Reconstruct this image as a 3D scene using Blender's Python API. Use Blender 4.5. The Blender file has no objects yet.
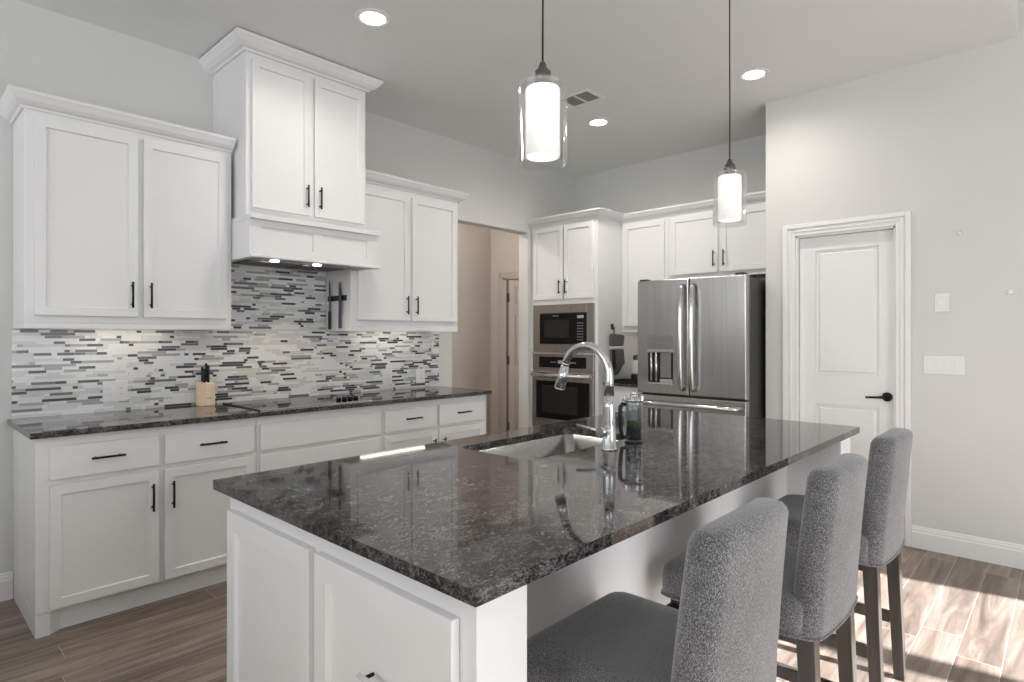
import bpy, bmesh, math, random
from mathutils import Matrix, Vector
S = bpy.context.scene
C = S.collection
R = math.radians

# ------------------------------------------------------------ camera, world, sun, exposure
cam_d = bpy.data.cameras.new('camera'); cam = bpy.data.objects.new('camera', cam_d); C.objects.link(cam)
cam.location = (3.947, 0.0, 1.336)
cam.rotation_euler = (R(90), 0, R(43.124))
cam_d.sensor_width = 36.0; cam_d.sensor_fit = 'HORIZONTAL'
cam_d.lens = 597.46 / 1024 * 36.0
cam_d.shift_y = (336.28 - 341.0) / 1024.0
cam_d.clip_start = 0.05
S.camera = cam
S.view_settings.view_transform = 'Standard'; S.view_settings.look = 'None'
S.view_settings.gamma = 1.0; S.view_settings.use_curve_mapping = False
S.view_settings.exposure = 0.29
W = bpy.data.worlds.new('world'); S.world = W; W.use_nodes = True
bg = W.node_tree.nodes['Background']
bg.inputs['Color'].default_value = (0.92, 0.96, 1.0, 1); bg.inputs['Strength'].default_value = .62
sun_d = bpy.data.lights.new('sun', 'SUN'); sun_d.energy = 28.0; sun_d.angle = R(0.9); sun_d.color = (0.90, 0.96, 1.0)
sun = bpy.data.objects.new('sun', sun_d); C.objects.link(sun)
sun.rotation_euler = Vector((-0.987, -0.16, -0.60)).to_track_quat('-Z', 'Y').to_euler()
def area(name, loc, direction, sx, sy, power, color=(1, 1, 1)):
    d = bpy.data.lights.new(name, 'AREA'); d.shape = 'RECTANGLE'; d.size = sx; d.size_y = sy; d.energy = power; d.color = color
    o = bpy.data.objects.new(name, d); C.objects.link(o); o.location = loc
    o.rotation_euler = Vector(direction).to_track_quat('-Z', 'Z').to_euler()
    return o
area('window_daylight', (6.5, 1.4, 1.4), (-1, 0, .16), 6.4, 2.1, 118, (0.94, 0.97, 1.0))
area('rear_fill', (3.2, -3.9, 2.2), (0, 1, .22), 6.2, 1.3, 85, (0.95, 0.98, 1.0))  # added fill from behind, tilted up to brighten the far ceiling

# ------------------------------------------------------------ materials
MATS = {}
def mat(name, col, rough=0.5, metal=0.0, spec=0.5, emit=None, es=0.0, coat=0.0, trans=0.0, sheen=0.0, aniso=0.0):
    m = bpy.data.materials.new(name); m.use_nodes = True
    b = m.node_tree.nodes['Principled BSDF']
    b.inputs['Base Color'].default_value = (*col, 1)
    b.inputs['Roughness'].default_value = rough; b.inputs['Metallic'].default_value = metal
    b.inputs['Specular IOR Level'].default_value = spec
    b.inputs['Coat Weight'].default_value = coat; b.inputs['Transmission Weight'].default_value = trans
    b.inputs['Sheen Weight'].default_value = sheen; b.inputs['Anisotropic'].default_value = aniso
    if emit: b.inputs['Emission Color'].default_value = (*emit, 1); b.inputs['Emission Strength'].default_value = es
    MATS[name] = m
    return m
def nodes(m): return m.node_tree.nodes, m.node_tree.links, m.node_tree.nodes['Principled BSDF']
def N(nt, kind, **kw):
    n = nt.new(kind)
    for k, v in kw.items(): setattr(n, k, v)
    return n
def ramp(nt, pts, interp='LINEAR'):
    r = nt.new('ShaderNodeValToRGB'); cr = r.color_ramp; cr.interpolation = interp
    while len(cr.elements) < len(pts): cr.elements.new(0.5)
    for e, (p, c) in zip(cr.elements, pts): e.position = p; e.color = (*c, 1)
    return r
def mapped(nt, lk, scale=(1, 1, 1), rot=(0, 0, 0)):
    g = nt.new('ShaderNodeNewGeometry'); mp = nt.new('ShaderNodeMapping')
    mp.inputs['Scale'].default_value = scale; mp.inputs['Rotation'].default_value = rot
    lk.new(g.outputs['Position'], mp.inputs['Vector']); return mp
def noisy(m, scale, lo, hi, bump=0.0, stretch=(1, 1, 1), detail=4, bscale=None):
    nt, lk, b = nodes(m); mp = mapped(nt, lk, stretch)
    n = nt.new('ShaderNodeTexNoise'); n.inputs['Scale'].default_value = scale; n.inputs['Detail'].default_value = detail
    lk.new(mp.outputs[0], n.inputs['Vector'])
    r = ramp(nt, [(0.3, lo), (0.7, hi)]); lk.new(n.outputs['Fac'], r.inputs[0]); lk.new(r.outputs[0], b.inputs['Base Color'])
    if bump:
        n2 = nt.new('ShaderNodeTexNoise'); n2.inputs['Scale'].default_value = bscale or scale; n2.inputs['Detail'].default_value = 3
        lk.new(mp.outputs[0], n2.inputs['Vector'])
        bp = nt.new('ShaderNodeBump'); bp.inputs['Strength'].default_value = bump; bp.inputs['Distance'].default_value = 0.002
        lk.new(n2.outputs['Fac'], bp.inputs['Height']); lk.new(bp.outputs[0], b.inputs['Normal'])
    return m
M_wall = noisy(mat('wall_paint', (.70, .68, .65), .6, spec=.3), 3, (.665, .665, .645), (.68, .68, .66), .15, bscale=90)
M_ceil = noisy(mat('ceiling_paint', (.68, .67, .65), .7, spec=.2), 3, (.79, .80, .79), (.805, .815, .805), .15, bscale=90)
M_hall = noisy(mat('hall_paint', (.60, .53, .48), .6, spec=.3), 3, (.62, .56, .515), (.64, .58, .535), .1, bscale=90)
M_cab = noisy(mat('cabinet_white', (.82, .82, .82), .38, spec=.4), 2, (.80, .80, .80), (.82, .82, .82), .0)
M_trim = mat('trim_white', (.82, .82, .81), .4, spec=.4)
M_black = mat('black_metal', (.012, .012, .013), .35, .6)
M_rubber = mat('black_plastic', (.008, .008, .009), .4, spec=.35)
M_blackglass = mat('black_glass', (.004, .004, .005), .06, spec=.35)
M_chrome = mat('chrome', (.64, .65, .66), .17, 1.0)
M_nickel = mat('brushed_nickel', (.17, .165, .16), .3, 1.0)
M_white_plastic = mat('white_plastic', (.80, .80, .79), .35)
M_steel = noisy(mat('stainless_steel', (.45, .44, .43), .24, 1.0, aniso=.5), 60, (.40, .39, .38), (.47, .46, .45), .03, stretch=(1, 1, .02))
M_steelh = noisy(mat('brushed_sink_steel', (.40, .40, .39), .26, 1.0), 60, (.34, .34, .335), (.42, .42, .41), .03, stretch=(.05, 1, 1))
M_handle = mat('satin_handle_steel', (.72, .72, .72), .18, 1.0)
M_darkside = mat('fridge_side_grey', (.045, .045, .047), .4, .4)
M_legwood = noisy(mat('dark_leg_wood', (.05, .042, .036), .3), 30, (.035, .03, .026), (.075, .063, .055), .05, stretch=(1, 1, .06))
M_wood = noisy(mat('beech_wood', (.62, .45, .30), .5), 20, (.74, .56, .40), (.84, .68, .52), .03, stretch=(1, 1, .1))
M_brand = mat('burnt_mark', (.30, .19, .12), .6)
M_led = mat('led_strip', (1, 1, 1), .5, emit=(1.0, .90, .76), es=9.0)
M_can = mat('downlight_lens', (1, 1, 1), .5, emit=(1.0, .95, .87), es=12.0)
M_shade = mat('opal_glass', (.95, .94, .92), .4, emit=(1.0, .96, .92), es=.55)
M_bottom = mat('opal_glass_lit', (1, 1, 1), .4, emit=(1.0, .97, .93), es=1.6)
M_tile = {}
for k, c, r in [('white', (.80, .81, .81), .12), ('pale', (.66, .67, .67), .15), ('cream', (.66, .635, .59), .25), ('grey', (.40, .40, .395), .2),
                ('slate', (.17, .175, .185), .2), ('charcoal', (.075, .077, .085), .15)]:
    M_tile[k] = mat('mosaic_' + k, c, r)
M_grout = mat('grout', (.66, .65, .63), .8)
M_mitt1 = mat('mitt_black_cloth', (.02, .02, .021), .9)
M_mitt2 = noisy(mat('mitt_grey_cloth', (.12, .12, .12), .9), 200, (.07, .07, .07), (.22, .22, .22), .2)
M_green = noisy(mat('green_scrubber', (.03, .12, .02), .8), 120, (.01, .05, .01), (.10, .28, .05), .5)
M_violet = mat('violet_handle', (.05, .035, .10), .35)
M_screen = mat('microwave_window', (.022, .022, .022), .2, spec=.3)
M_louver = mat('vent_grey', (.42, .42, .41), .5)
M_mark = mat('display_grey', (.35, .35, .36), .5)
M_void = mat('shade_black', (.01, .01, .01), .9)  # shade put into the colour: unlit room past the hall door, vent interior

def thin_glass(name, tint=(1, 1, 1), base=.06, edge=.6):
    m = bpy.data.materials.new(name); m.use_nodes = True; nt = m.node_tree; nt.nodes.clear()
    o = nt.nodes.new('ShaderNodeOutputMaterial'); mix = nt.nodes.new('ShaderNodeMixShader')
    t = nt.nodes.new('ShaderNodeBsdfTransparent'); t.inputs[0].default_value = (*tint, 1)
    g = nt.nodes.new('ShaderNodeBsdfGlossy'); g.inputs['Roughness'].default_value = .04
    g.inputs['Color'].default_value = (1, 1, 1, 1)
    l = nt.nodes.new('ShaderNodeLayerWeight'); l.inputs['Blend'].default_value = .35
    mr = nt.nodes.new('ShaderNodeMapRange'); mr.inputs['To Min'].default_value = base; mr.inputs['To Max'].default_value = edge
    nt.links.new(l.outputs['Facing'], mr.inputs['Value']); nt.links.new(mr.outputs[0], mix.inputs[0])
    nt.links.new(t.outputs[0], mix.inputs[1]); nt.links.new(g.outputs[0], mix.inputs[2]); nt.links.new(mix.outputs[0], o.inputs[0])
    MATS[name] = m; return m
M_glass = thin_glass('clear_glass', (.97, .98, .98), .05, .35)
M_pane = thin_glass('window_glass', (.98, .98, .98), .04, .3)
M_smoke = thin_glass('jug_glass', (.78, .82, .82), .12, .6)

# granite
M_granite = mat('dark_granite', (.04, .035, .033), .05, spec=.5)
nt, lk, b = nodes(M_granite)
mp = mapped(nt, lk, (1.0, .6, 1.0), (0, 0, R(40)))
n1 = nt.new('ShaderNodeTexNoise'); n1.inputs['Scale'].default_value = 58; n1.inputs['Detail'].default_value = 8; n1.inputs['Roughness'].default_value = .8
n1.inputs['Distortion'].default_value = .15
n2 = nt.new('ShaderNodeTexNoise'); n2.inputs['Scale'].default_value = 5; n2.inputs['Detail'].default_value = 3
n3 = nt.new('ShaderNodeTexVoronoi'); n3.inputs['Scale'].default_value = 300
n4 = nt.new('ShaderNodeTexNoise'); n4.inputs['Scale'].default_value = 22; n4.inputs['Detail'].default_value = 5; n4.inputs['Roughness'].default_value = .65
for q in (n1, n2, n3, n4): lk.new(mp.outputs[0], q.inputs['Vector'])
sv = nt.new('ShaderNodeSeparateColor'); lk.new(n3.outputs['Color'], sv.inputs[0])
add = nt.new('ShaderNodeMath'); add.operation = 'MULTIPLY_ADD'; lk.new(sv.outputs[0], add.inputs[0]); add.inputs[1].default_value = .34; lk.new(n1.outputs['Fac'], add.inputs[2])
add2 = nt.new('ShaderNodeMath'); add2.operation = 'MULTIPLY_ADD'; lk.new(n4.outputs['Fac'], add2.inputs[0]); add2.inputs[1].default_value = .75; lk.new(add.outputs[0], add2.inputs[2])
r1 = ramp(nt, [(.74, (.006, .006, .007)), (.94, (.022, .021, .021)), (1.06, (.058, .055, .053)), (1.26, (.19, .183, .178))])
mrg = nt.new('ShaderNodeMapRange'); mrg.inputs['From Min'].default_value = .74; mrg.inputs['From Max'].default_value = 1.30; lk.new(add2.outputs[0], mrg.inputs['Value'])
for e_, p_ in zip(r1.color_ramp.elements, (0, .36, .58, 1)): e_.position = p_
lk.new(mrg.outputs[0], r1.inputs[0])
r2 = ramp(nt, [(.35, (.85, .85, .86)), (.65, (1.15, 1.12, 1.10))]); lk.new(n2.outputs['Fac'], r2.inputs[0])
mx = nt.new('ShaderNodeMix'); mx.data_type = 'RGBA'; mx.blend_type = 'MULTIPLY'; mx.inputs[0].default_value = 1
lk.new(r1.outputs[0], mx.inputs[6]); lk.new(r2.outputs[0], mx.inputs[7]); lk.new(mx.outputs[2], b.inputs['Base Color'])

# plank floor: planks run along Y, .15 wide, 1.2 long
M_floor = mat('wood_plank_floor', (.3, .24, .2), .34, spec=.4)
nt, lk, b = nodes(M_floor)
g = nt.new('ShaderNodeNewGeometry'); sx = nt.new('ShaderNodeSeparateXYZ'); lk.new(g.outputs['Position'], sx.inputs[0])
def math_(op, a, bb=None, c=None):
    n = nt.new('ShaderNodeMath'); n.operation = op
    for i, v in enumerate((a, bb, c)):
        if v is None: continue
        if isinstance(v, (int, float)): n.inputs[i].default_value = v
        else: lk.new(v, n.inputs[i])
    return n.outputs[0]
PW, PL = .1495, 1.2
xs = math_('DIVIDE', math_('SUBTRACT', sx.outputs['X'], .005), PW); ix = math_('FLOOR', xs); fx = math_('FRACT', xs)
wn = nt.new('ShaderNodeTexWhiteNoise'); wn.noise_dimensions = '1D'; lk.new(ix, wn.inputs['W'])
ys = math_('ADD', math_('DIVIDE', sx.outputs['Y'], PL), wn.outputs['Value']); iy = math_('FLOOR', ys); fy = math_('FRACT', ys)
cmb = nt.new('ShaderNodeCombineXYZ'); lk.new(ix, cmb.inputs[0]); lk.new(iy, cmb.inputs[1])
wn2 = nt.new('ShaderNodeTexWhiteNoise'); wn2.noise_dimensions = '3D'; lk.new(cmb.outputs[0], wn2.inputs['Vector'])
off = nt.new('ShaderNodeVectorMath'); off.operation = 'MULTIPLY_ADD'; lk.new(wn2.outputs['Color'], off.inputs[0]); off.inputs[1].default_value = (40, 40, 40)
scl = nt.new('ShaderNodeVectorMath'); scl.operation = 'MULTIPLY'; lk.new(g.outputs['Position'], scl.inputs[0]); scl.inputs[1].default_value = (14, 1.3, 1)
lk.new(scl.outputs[0], off.inputs[2])
gn = nt.new('ShaderNodeTexNoise'); gn.inputs['Scale'].default_value = 1.0; gn.inputs['Detail'].default_value = 7; gn.inputs['Roughness'].default_value = .62; gn.inputs['Distortion'].default_value = 1.2
lk.new(off.outputs[0], gn.inputs['Vector'])
gr = ramp(nt, [(.30, (.115, .082, .064)), (.5, (.230, .172, .138)), (.70, (.38, .305, .255))]); lk.new(gn.outputs['Fac'], gr.inputs[0])
tone = ramp(nt, [(0, (.78, .78, .79)), (1, (1.12, 1.10, 1.08))]); lk.new(wn2.outputs['Value'], tone.inputs[0])
tm = nt.new('ShaderNodeMix'); tm.data_type = 'RGBA'; tm.blend_type = 'MULTIPLY'; tm.inputs[0].default_value = 1
lk.new(gr.outputs[0], tm.inputs[6]); lk.new(tone.outputs[0], tm.inputs[7])
gx = math_('LESS_THAN', math_('MINIMUM', fx, math_('SUBTRACT', 1.0, fx)), .0085)
gy = math_('LESS_THAN', math_('MINIMUM', fy, math_('SUBTRACT', 1.0, fy)), .0011)
gm = math_('MAXIMUM', gx, gy)
fm = nt.new('ShaderNodeMix'); fm.data_type = 'RGBA'; lk.new(gm, fm.inputs[0]); lk.new(tm.outputs[2], fm.inputs[6]); fm.inputs[7].default_value = (.46, .42, .38, 1)
lk.new(fm.outputs[2], b.inputs['Base Color'])
bp = nt.new('ShaderNodeBump'); bp.inputs['Strength'].default_value = .25; bp.inputs['Distance'].default_value = .002; bp.invert = True
lk.new(gm, bp.inputs['Height']); lk.new(bp.outputs[0], b.inputs['Normal'])

# chenille fabric
M_fabric = mat('grey_chenille', (.14, .14, .145), .9, spec=.2, sheen=.5)
nt, lk, b = nodes(M_fabric)
tc = nt.new('ShaderNodeTexCoord')
mpf = nt.new('ShaderNodeMapping'); mpf.inputs['Scale'].default_value = (1.6, 1, .8); lk.new(tc.outputs['Object'], mpf.inputs[0])
f1 = nt.new('ShaderNodeTexNoise'); f1.inputs['Scale'].default_value = 360; f1.inputs['Detail'].default_value = 3; lk.new(mpf.outputs[0], f1.inputs['Vector'])
f2 = nt.new('ShaderNodeTexNoise'); f2.inputs['Scale'].default_value = 7; f2.inputs['Detail'].default_value = 3; lk.new(mpf.outputs[0], f2.inputs['Vector'])
fr = ramp(nt, [(.36, (.050, .050, .052)), (.5, (.125, .125, .130)), (.64, (.29, .29, .30))]); lk.new(f1.outputs['Fac'], fr.inputs[0])
fr2 = ramp(nt, [(.3, (.85, .85, .85)), (.7, (1.15, 1.15, 1.15))]); lk.new(f2.outputs['Fac'], fr2.inputs[0])
fmx = nt.new('ShaderNodeMix'); fmx.data_type = 'RGBA'; fmx.blend_type = 'MULTIPLY'; fmx.inputs[0].default_value = 1
lk.new(fr.outputs[0], fmx.inputs[6]); lk.new(fr2.outputs[0], fmx.inputs[7]); lk.new(fmx.outputs[2], b.inputs['Base Color'])
fb_ = nt.new('ShaderNodeBump'); fb_.inputs['Strength'].default_value = .5; fb_.inputs['Distance'].default_value = .002
lk.new(f1.outputs['Fac'], fb_.inputs['Height']); lk.new(fb_.outputs[0], b.inputs['Normal'])

# ------------------------------------------------------------ helpers
def frame(origin, facing='X'):
    """local (u, v, w) = (along, up, out) -> world"""
    o = Vector(origin)
    cols = {'X': ((0, 1, 0), (0, 0, 1), (1, 0, 0)), '-Y': ((1, 0, 0), (0, 0, 1), (0, -1, 0)), '-Z': ((1, 0, 0), (0, -1, 0), (0, 0, -1)), 'I': ((1, 0, 0), (0, 1, 0), (0, 0, 1))}[facing]
    m = Matrix.Identity(4)
    for j, c in enumerate(cols):
        for i in range(3): m[i][j] = c[i]
    m.translation = o
    return m
I4 = Matrix.Identity(4)
def merge(dst, src, M=I4, mi=0):
    mp = {}
    for v in src.verts: mp[v] = dst.verts.new(M @ v.co)
    for f in src.faces:
        try:
            nf = dst.faces.new([mp[v] for v in f.verts]); nf.smooth = f.smooth; nf.material_index = f.material_index or mi
        except ValueError: pass
    src.free()
def box(bm, a, b_, bev=0.0, M=I4, mi=0, seg=1):
    t = bmesh.new(); bmesh.ops.create_cube(t, size=1)
    lo = [min(p, q) for p, q in zip(a, b_)]; hi = [max(p, q) for p, q in zip(a, b_)]
    for v in t.verts: v.co = Vector([(lo[i] + hi[i]) / 2 + v.co[i] * (hi[i] - lo[i]) for i in range(3)])
    if bev: bmesh.ops.bevel(t, geom=t.edges[:], offset=min(bev, min(h - l for l, h in zip(lo, hi)) * .45), segments=seg, profile=.5, affect='EDGES')
    merge(bm, t, M, mi)
def cyl(bm, p0, p1, r, r1=None, n=24, M=I4, mi=0, cap=True, smooth=True):
    p0, p1 = Vector(p0), Vector(p1); ax = (p1 - p0); L = ax.length; q = ax.to_track_quat('Z', 'Y').to_matrix().to_4x4()
    t = bmesh.new(); bmesh.ops.create_cone(t, cap_ends=cap, segments=n, radius1=r, radius2=r if r1 is None else r1, depth=L)
    for f in t.faces: f.smooth = smooth and len(f.verts) == 4
    merge(bm, t, M @ Matrix.Translation((p0 + p1) / 2) @ q, mi)
def tube(bm, pts, radii, n=14, M=I4, mi=0):
    pts = [Vector(p) for p in pts]
    if not isinstance(radii, (list, tuple)): radii = [radii] * len(pts)
    rings = []; up = None
    for i, p in enumerate(pts):
        d = (pts[min(i + 1, len(pts) - 1)] - pts[max(i - 1, 0)]).normalized()
        if up is None: up = d.orthogonal().normalized()
        up = (up - d * up.dot(d)).normalized(); s = d.cross(up)
        rings.append([bm.verts.new(M @ (p + (up * math.cos(2 * math.pi * k / n) + s * math.sin(2 * math.pi * k / n)) * radii[i])) for k in range(n)])
    for a, c in zip(rings, rings[1:]):
        for k in range(n):
            f = bm.faces.new([a[k], a[(k + 1) % n], c[(k + 1) % n], c[k]]); f.smooth = True; f.material_index = mi
    for r_ in (rings[0][::-1], rings[-1]):
        f = bm.faces.new(r_); f.material_index = mi
def lathe(bm, prof, center, n=40, mi=0, M=I4, closed=False):
    """prof: list of (r, z)"""
    cx, cy, cz = center; rings = []
    for r, z in prof:
        if r < 1e-6: rings.append([bm.verts.new(M @ Vector((cx, cy, cz + z)))])
        else: rings.append([bm.verts.new(M @ Vector((cx + r * math.cos(2 * math.pi * k / n), cy + r * math.sin(2 * math.pi * k / n), cz + z))) for k in range(n)])
    prs = list(zip(rings, rings[1:]))
    if closed: prs.append((rings[-1], rings[0]))
    for a, c in prs:
        for k in range(n):
            v = []
            for q in ([a[k % len(a)], a[(k + 1) % len(a)]] + [c[(k + 1) % len(c)], c[k % len(c)]]):
                if q not in v: v.append(q)
            if len(v) > 2:
                f = bm.faces.new(v); f.smooth = True; f.material_index = mi
def prism(bm, poly, a, b_, M=I4, axis='u', mi=0, smooth=False):
    """poly: list of (p, q) extruded along an axis of M; axis u: (p, q) = (w, v) profile run along u; axis w: (p, q) = (u, v) run along w"""
    def pt(p, q, s): return M @ (Vector((s, q, p)) if axis == 'u' else Vector((p, q, s)))
    A = [bm.verts.new(pt(p, q, a)) for p, q in poly]; B = [bm.verts.new(pt(p, q, b_)) for p, q in poly]
    n = len(poly)
    for k in range(n):
        f = bm.faces.new([A[k], A[(k + 1) % n], B[(k + 1) % n], B[k]]); f.smooth = smooth; f.material_index = mi
    for r_ in (A[::-1], B): bm.faces.new(r_).material_index = mi
def build(name, bm, m, parent=None, label=None, origin=None):
    bmesh.ops.recalc_face_normals(bm, faces=bm.faces[:])
    root = parent
    while root is not None and root.parent is not None: root = root.parent
    off = Vector(root.location) if root is not None else Vector(origin or (0, 0, 0))
    bmesh.ops.translate(bm, verts=bm.verts[:], vec=-off)
    me = bpy.data.meshes.new(name); bm.to_mesh(me); bm.free()
    for k in (m if isinstance(m, (list, tuple)) else [m]): me.materials.append(k)
    o = bpy.data.objects.new(name, me); C.objects.link(o)
    if parent is not None: o.parent = parent
    else: o.location = off
    if label: o['label'] = label
    return o
def tag(o, label, cat, group=None):
    o['label'] = label; o['category'] = cat
    if group: o['group'] = group
    return o
def thing(name, loc, label, cat, group=None):
    o = bpy.data.objects.new(name, None); C.objects.link(o); o.location = loc; o.empty_display_size = .1
    return tag(o, label, cat, group)
def struct(name, bm, m, parent=None):
    o = build(name, bm, m, parent)
    if parent is None: o['kind'] = 'structure'
    return o
def copy_tree(o, parent=None):
    c = o.copy(); C.objects.link(c)
    if parent is not None: c.parent = parent
    for ch in [x for x in KIDS if x.parent is o]: copy_tree(ch, c)
    return c
NB = bmesh.new

def slab_door(bm, M, u0, u1, v0, v1, w0=0.0, t=.02, rail=.06, rec=.011, shaker=True):
    """one shaker front: outer edge eased, centre panel sunk"""
    t_ = bmesh.new(); bmesh.ops.create_cube(t_, size=1)
    lo = (u0, v0, w0); hi = (u1, v1, w0 + t)
    for v in t_.verts: v.co = Vector([(lo[i] + hi[i]) / 2 + v.co[i] * (hi[i] - lo[i]) for i in range(3)])
    bmesh.ops.bevel(t_, geom=t_.edges[:], offset=.002, segments=2, profile=.5, affect='EDGES')
    if shaker:
        f = max((f for f in t_.faces if f.normal.z > .9), key=lambda f: f.calc_area())
        bmesh.ops.inset_individual(t_, faces=[f], thickness=rail - .002, depth=0)
        bmesh.ops.inset_individual(t_, faces=[f], thickness=.004, depth=-rec)
    merge(bm, t_, M)
def pull(M, u, v, w, L, parent, vert=True):
    bm = NB(); h = L / 2; off = .028
    a, c = ((u, v - h, w + off), (u, v + h, w + off)) if vert else ((u - h, v, w + off), (u + h, v, w + off))
    cyl(bm, a, c, .0055, n=12, M=M)
    for s in (-1, 1):
        p = (u, v + s * h * .72) if vert else (u + s * h * .72, v)
        cyl(bm, (*p, w), (*p, w + off), .0045, n=10, M=M)
    return build('handle', bm, M_black, parent)
CROWN = [(0, 0), (.012, 0), (.016, .010), (.030, .016), (.046, .030), (.058, .048), (.066, .058), (.066, .072), (0, .072)]
def crown(bm, pts, z, sc=1.0, z0sc=None):
    """mitred crown run along polyline pts (x, y, outward handled by left/right normal), profile out to the right of travel"""
    prof = [(p * sc, q * (z0sc or sc)) for p, q in CROWN]
    pts = [Vector(p) for p in pts]; rings = []
    for i, p in enumerate(pts):
        ds = []
        if i > 0: ds.append((pts[i] - pts[i - 1]).normalized())
        if i < len(pts) - 1: ds.append((pts[i + 1] - pts[i]).normalized())
        ns = [Vector((d.y, -d.x)) for d in ds]
        if len(ns) == 2:
            n = (ns[0] + ns[1]).normalized(); n = n / max(.3, n.dot(ns[0]))
        else: n = ns[0]
        rings.append([bm.verts.new((p.x + n.x * a, p.y + n.y * a, z + q)) for a, q in prof])
    k = len(prof)
    for a, c in zip(rings, rings[1:]):
        for j in range(k): bm.faces.new([a[j], a[(j + 1) % k], c[(j + 1) % k], c[j]])
    bm.faces.new(rings[0]); bm.faces.new(rings[-1][::-1])

# ------------------------------------------------------------ the room
CZ = 3.06
bm = NB(); box(bm, (-2.6, -4.2, -.12), (7.0, 6.6, 0)); struct('floor', bm, M_floor)
bm = NB(); box(bm, (-2.6, -4.2, CZ), (3.723, 6.6, 3.75)); box(bm, (3.723, -4.2, 3.62), (7.0, 6.6, 3.75)); struct('ceiling', bm, M_ceil)
bm = NB(); box(bm, (-.12, -4.2, 0), (0, 3.448, CZ)); box(bm, (-.12, 3.448, 2.365), (0, 4.445, CZ)); box(bm, (-.12, 4.445, 0), (0, 5.2, CZ)); struct('wall_left', bm, M_wall)
bm = NB(); box(bm, (0, 5.2, 0), (2.42, 5.32, CZ)); struct('wall_back', bm, M_wall)
YR = 4.511; DX0, DX1, DH = 2.505, 3.118, 2.05
bm = NB(); box(bm, (2.295, YR, 0), (DX0, YR + .12, CZ)); box(bm, (DX0, YR, DH), (DX1, YR + .12, CZ)); box(bm, (DX1, YR, 0), (6.6, YR + .12, 3.62))
box(bm, (2.295, YR + .12, 0), (2.415, 5.2, CZ)); struct('wall_right', bm, M_wall)
# far side of the living room: a wall of three tall windows the sun comes through
WY = [(3.46, 4.48), (2.36, 3.38), (1.26, 2.28), (.16, 1.18)]
bm = NB(); ys = [-4.2] + [v for p in WY[::-1] for v in p] + [YR + .12]
for k in range(0, len(ys), 2): box(bm, (6.6, ys[k], 0), (6.72, ys[k + 1], 3.62))
for a, c in WY: box(bm, (6.6, a, 0), (6.72, c, .30)); box(bm, (6.6, a, 2.42), (6.72, c, 3.62))
struct('wall_window', bm, M_wall)
for i, (a, c) in enumerate(WY):
    bm = NB()
    for y0, y1, z0, z1 in ((a, a + .04, .30, 2.42), (c - .04, c, .30, 2.42), (a, c, .30, .34), (a, c, 2.38, 2.42)): box(bm, (6.63, y0, z0), (6.69, y1, z1), .002)
    w = struct('window_%d' % (i + 1), bm, M_trim)
    bm = NB(); box(bm, (6.655, a + .03, .33), (6.661, c - .03, 2.39)); build('pane', bm, M_pane, w)
# unseen partition added to shade the island end; light passes over it
bm = NB(); box(bm, (-.12, -1.9, 0), (4.6, -1.78, 1.42)); struct('rear_shade_wall', bm, M_wall)
# hall beyond the opening
bm = NB(); box(bm, (-1.407, 2.3, 0), (-1.287, 5.2, CZ)); struct('wall_hall_left', bm, M_hall)
bm = NB(); box(bm, (-1.407, 2.18, 0), (-.12, 2.3, CZ)); struct('wall_hall_front', bm, M_hall)
HX0, HX1 = -1.07, -.30
bm = NB(); box(bm, (-1.407, 5.2, 0), (HX0, 5.32, CZ)); box(bm, (HX0, 5.2, 2.04), (HX1, 5.32, CZ)); box(bm, (HX1, 5.2, 0), (0, 5.32, CZ)); struct('wall_hall_back', bm, M_hall)
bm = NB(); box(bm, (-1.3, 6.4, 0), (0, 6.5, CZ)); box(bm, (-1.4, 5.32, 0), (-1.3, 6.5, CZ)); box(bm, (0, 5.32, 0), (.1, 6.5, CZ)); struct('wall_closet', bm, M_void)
def casing(bm, M, u0, u1, v1, wdt=.085, t=.018):
    for a, c in ((0, .62), (.62, 1)):   # stepped profile: flat inner band and raised outer band
        tt = t * (.6 if a == 0 else 1.1)
        i, o = wdt * a, wdt * c
        box(bm, (u0 - o, 0, 0), (u0 - i, v1 + o, tt), .003, M); box(bm, (u1 + i, 0, 0), (u1 + o, v1 + o, tt), .003, M)
        box(bm, (u0 - i, v1 + i, 0), (u1 + i, v1 + o, tt), .003, M)
    e = wdt * .30
    for q, tt in ((e, t * .95),):
        box(bm, (u0 - q - .012, 0, 0), (u0 - q, v1 + q + .012, tt), .003, M); box(bm, (u1 + q, 0, 0), (u1 + q + .012, v1 + q + .012, tt), .003, M)
        box(bm, (u0 - q, v1 + q, 0), (u1 + q, v1 + q + .012, tt), .003, M)
MR = frame((0, YR, 0), '-Y')
bm = NB(); casing(bm, MR, DX0, DX1, DH)
box(bm, (DX0 - .002, YR, 0), (DX0 + .012, YR + .12, DH)); box(bm, (DX1 - .012, YR, 0), (DX1 + .002, YR + .12, DH)); box(bm, (DX0, YR, DH - .012), (DX1, YR + .12, DH + .002))
struct('trim_1', bm, M_trim)
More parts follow.
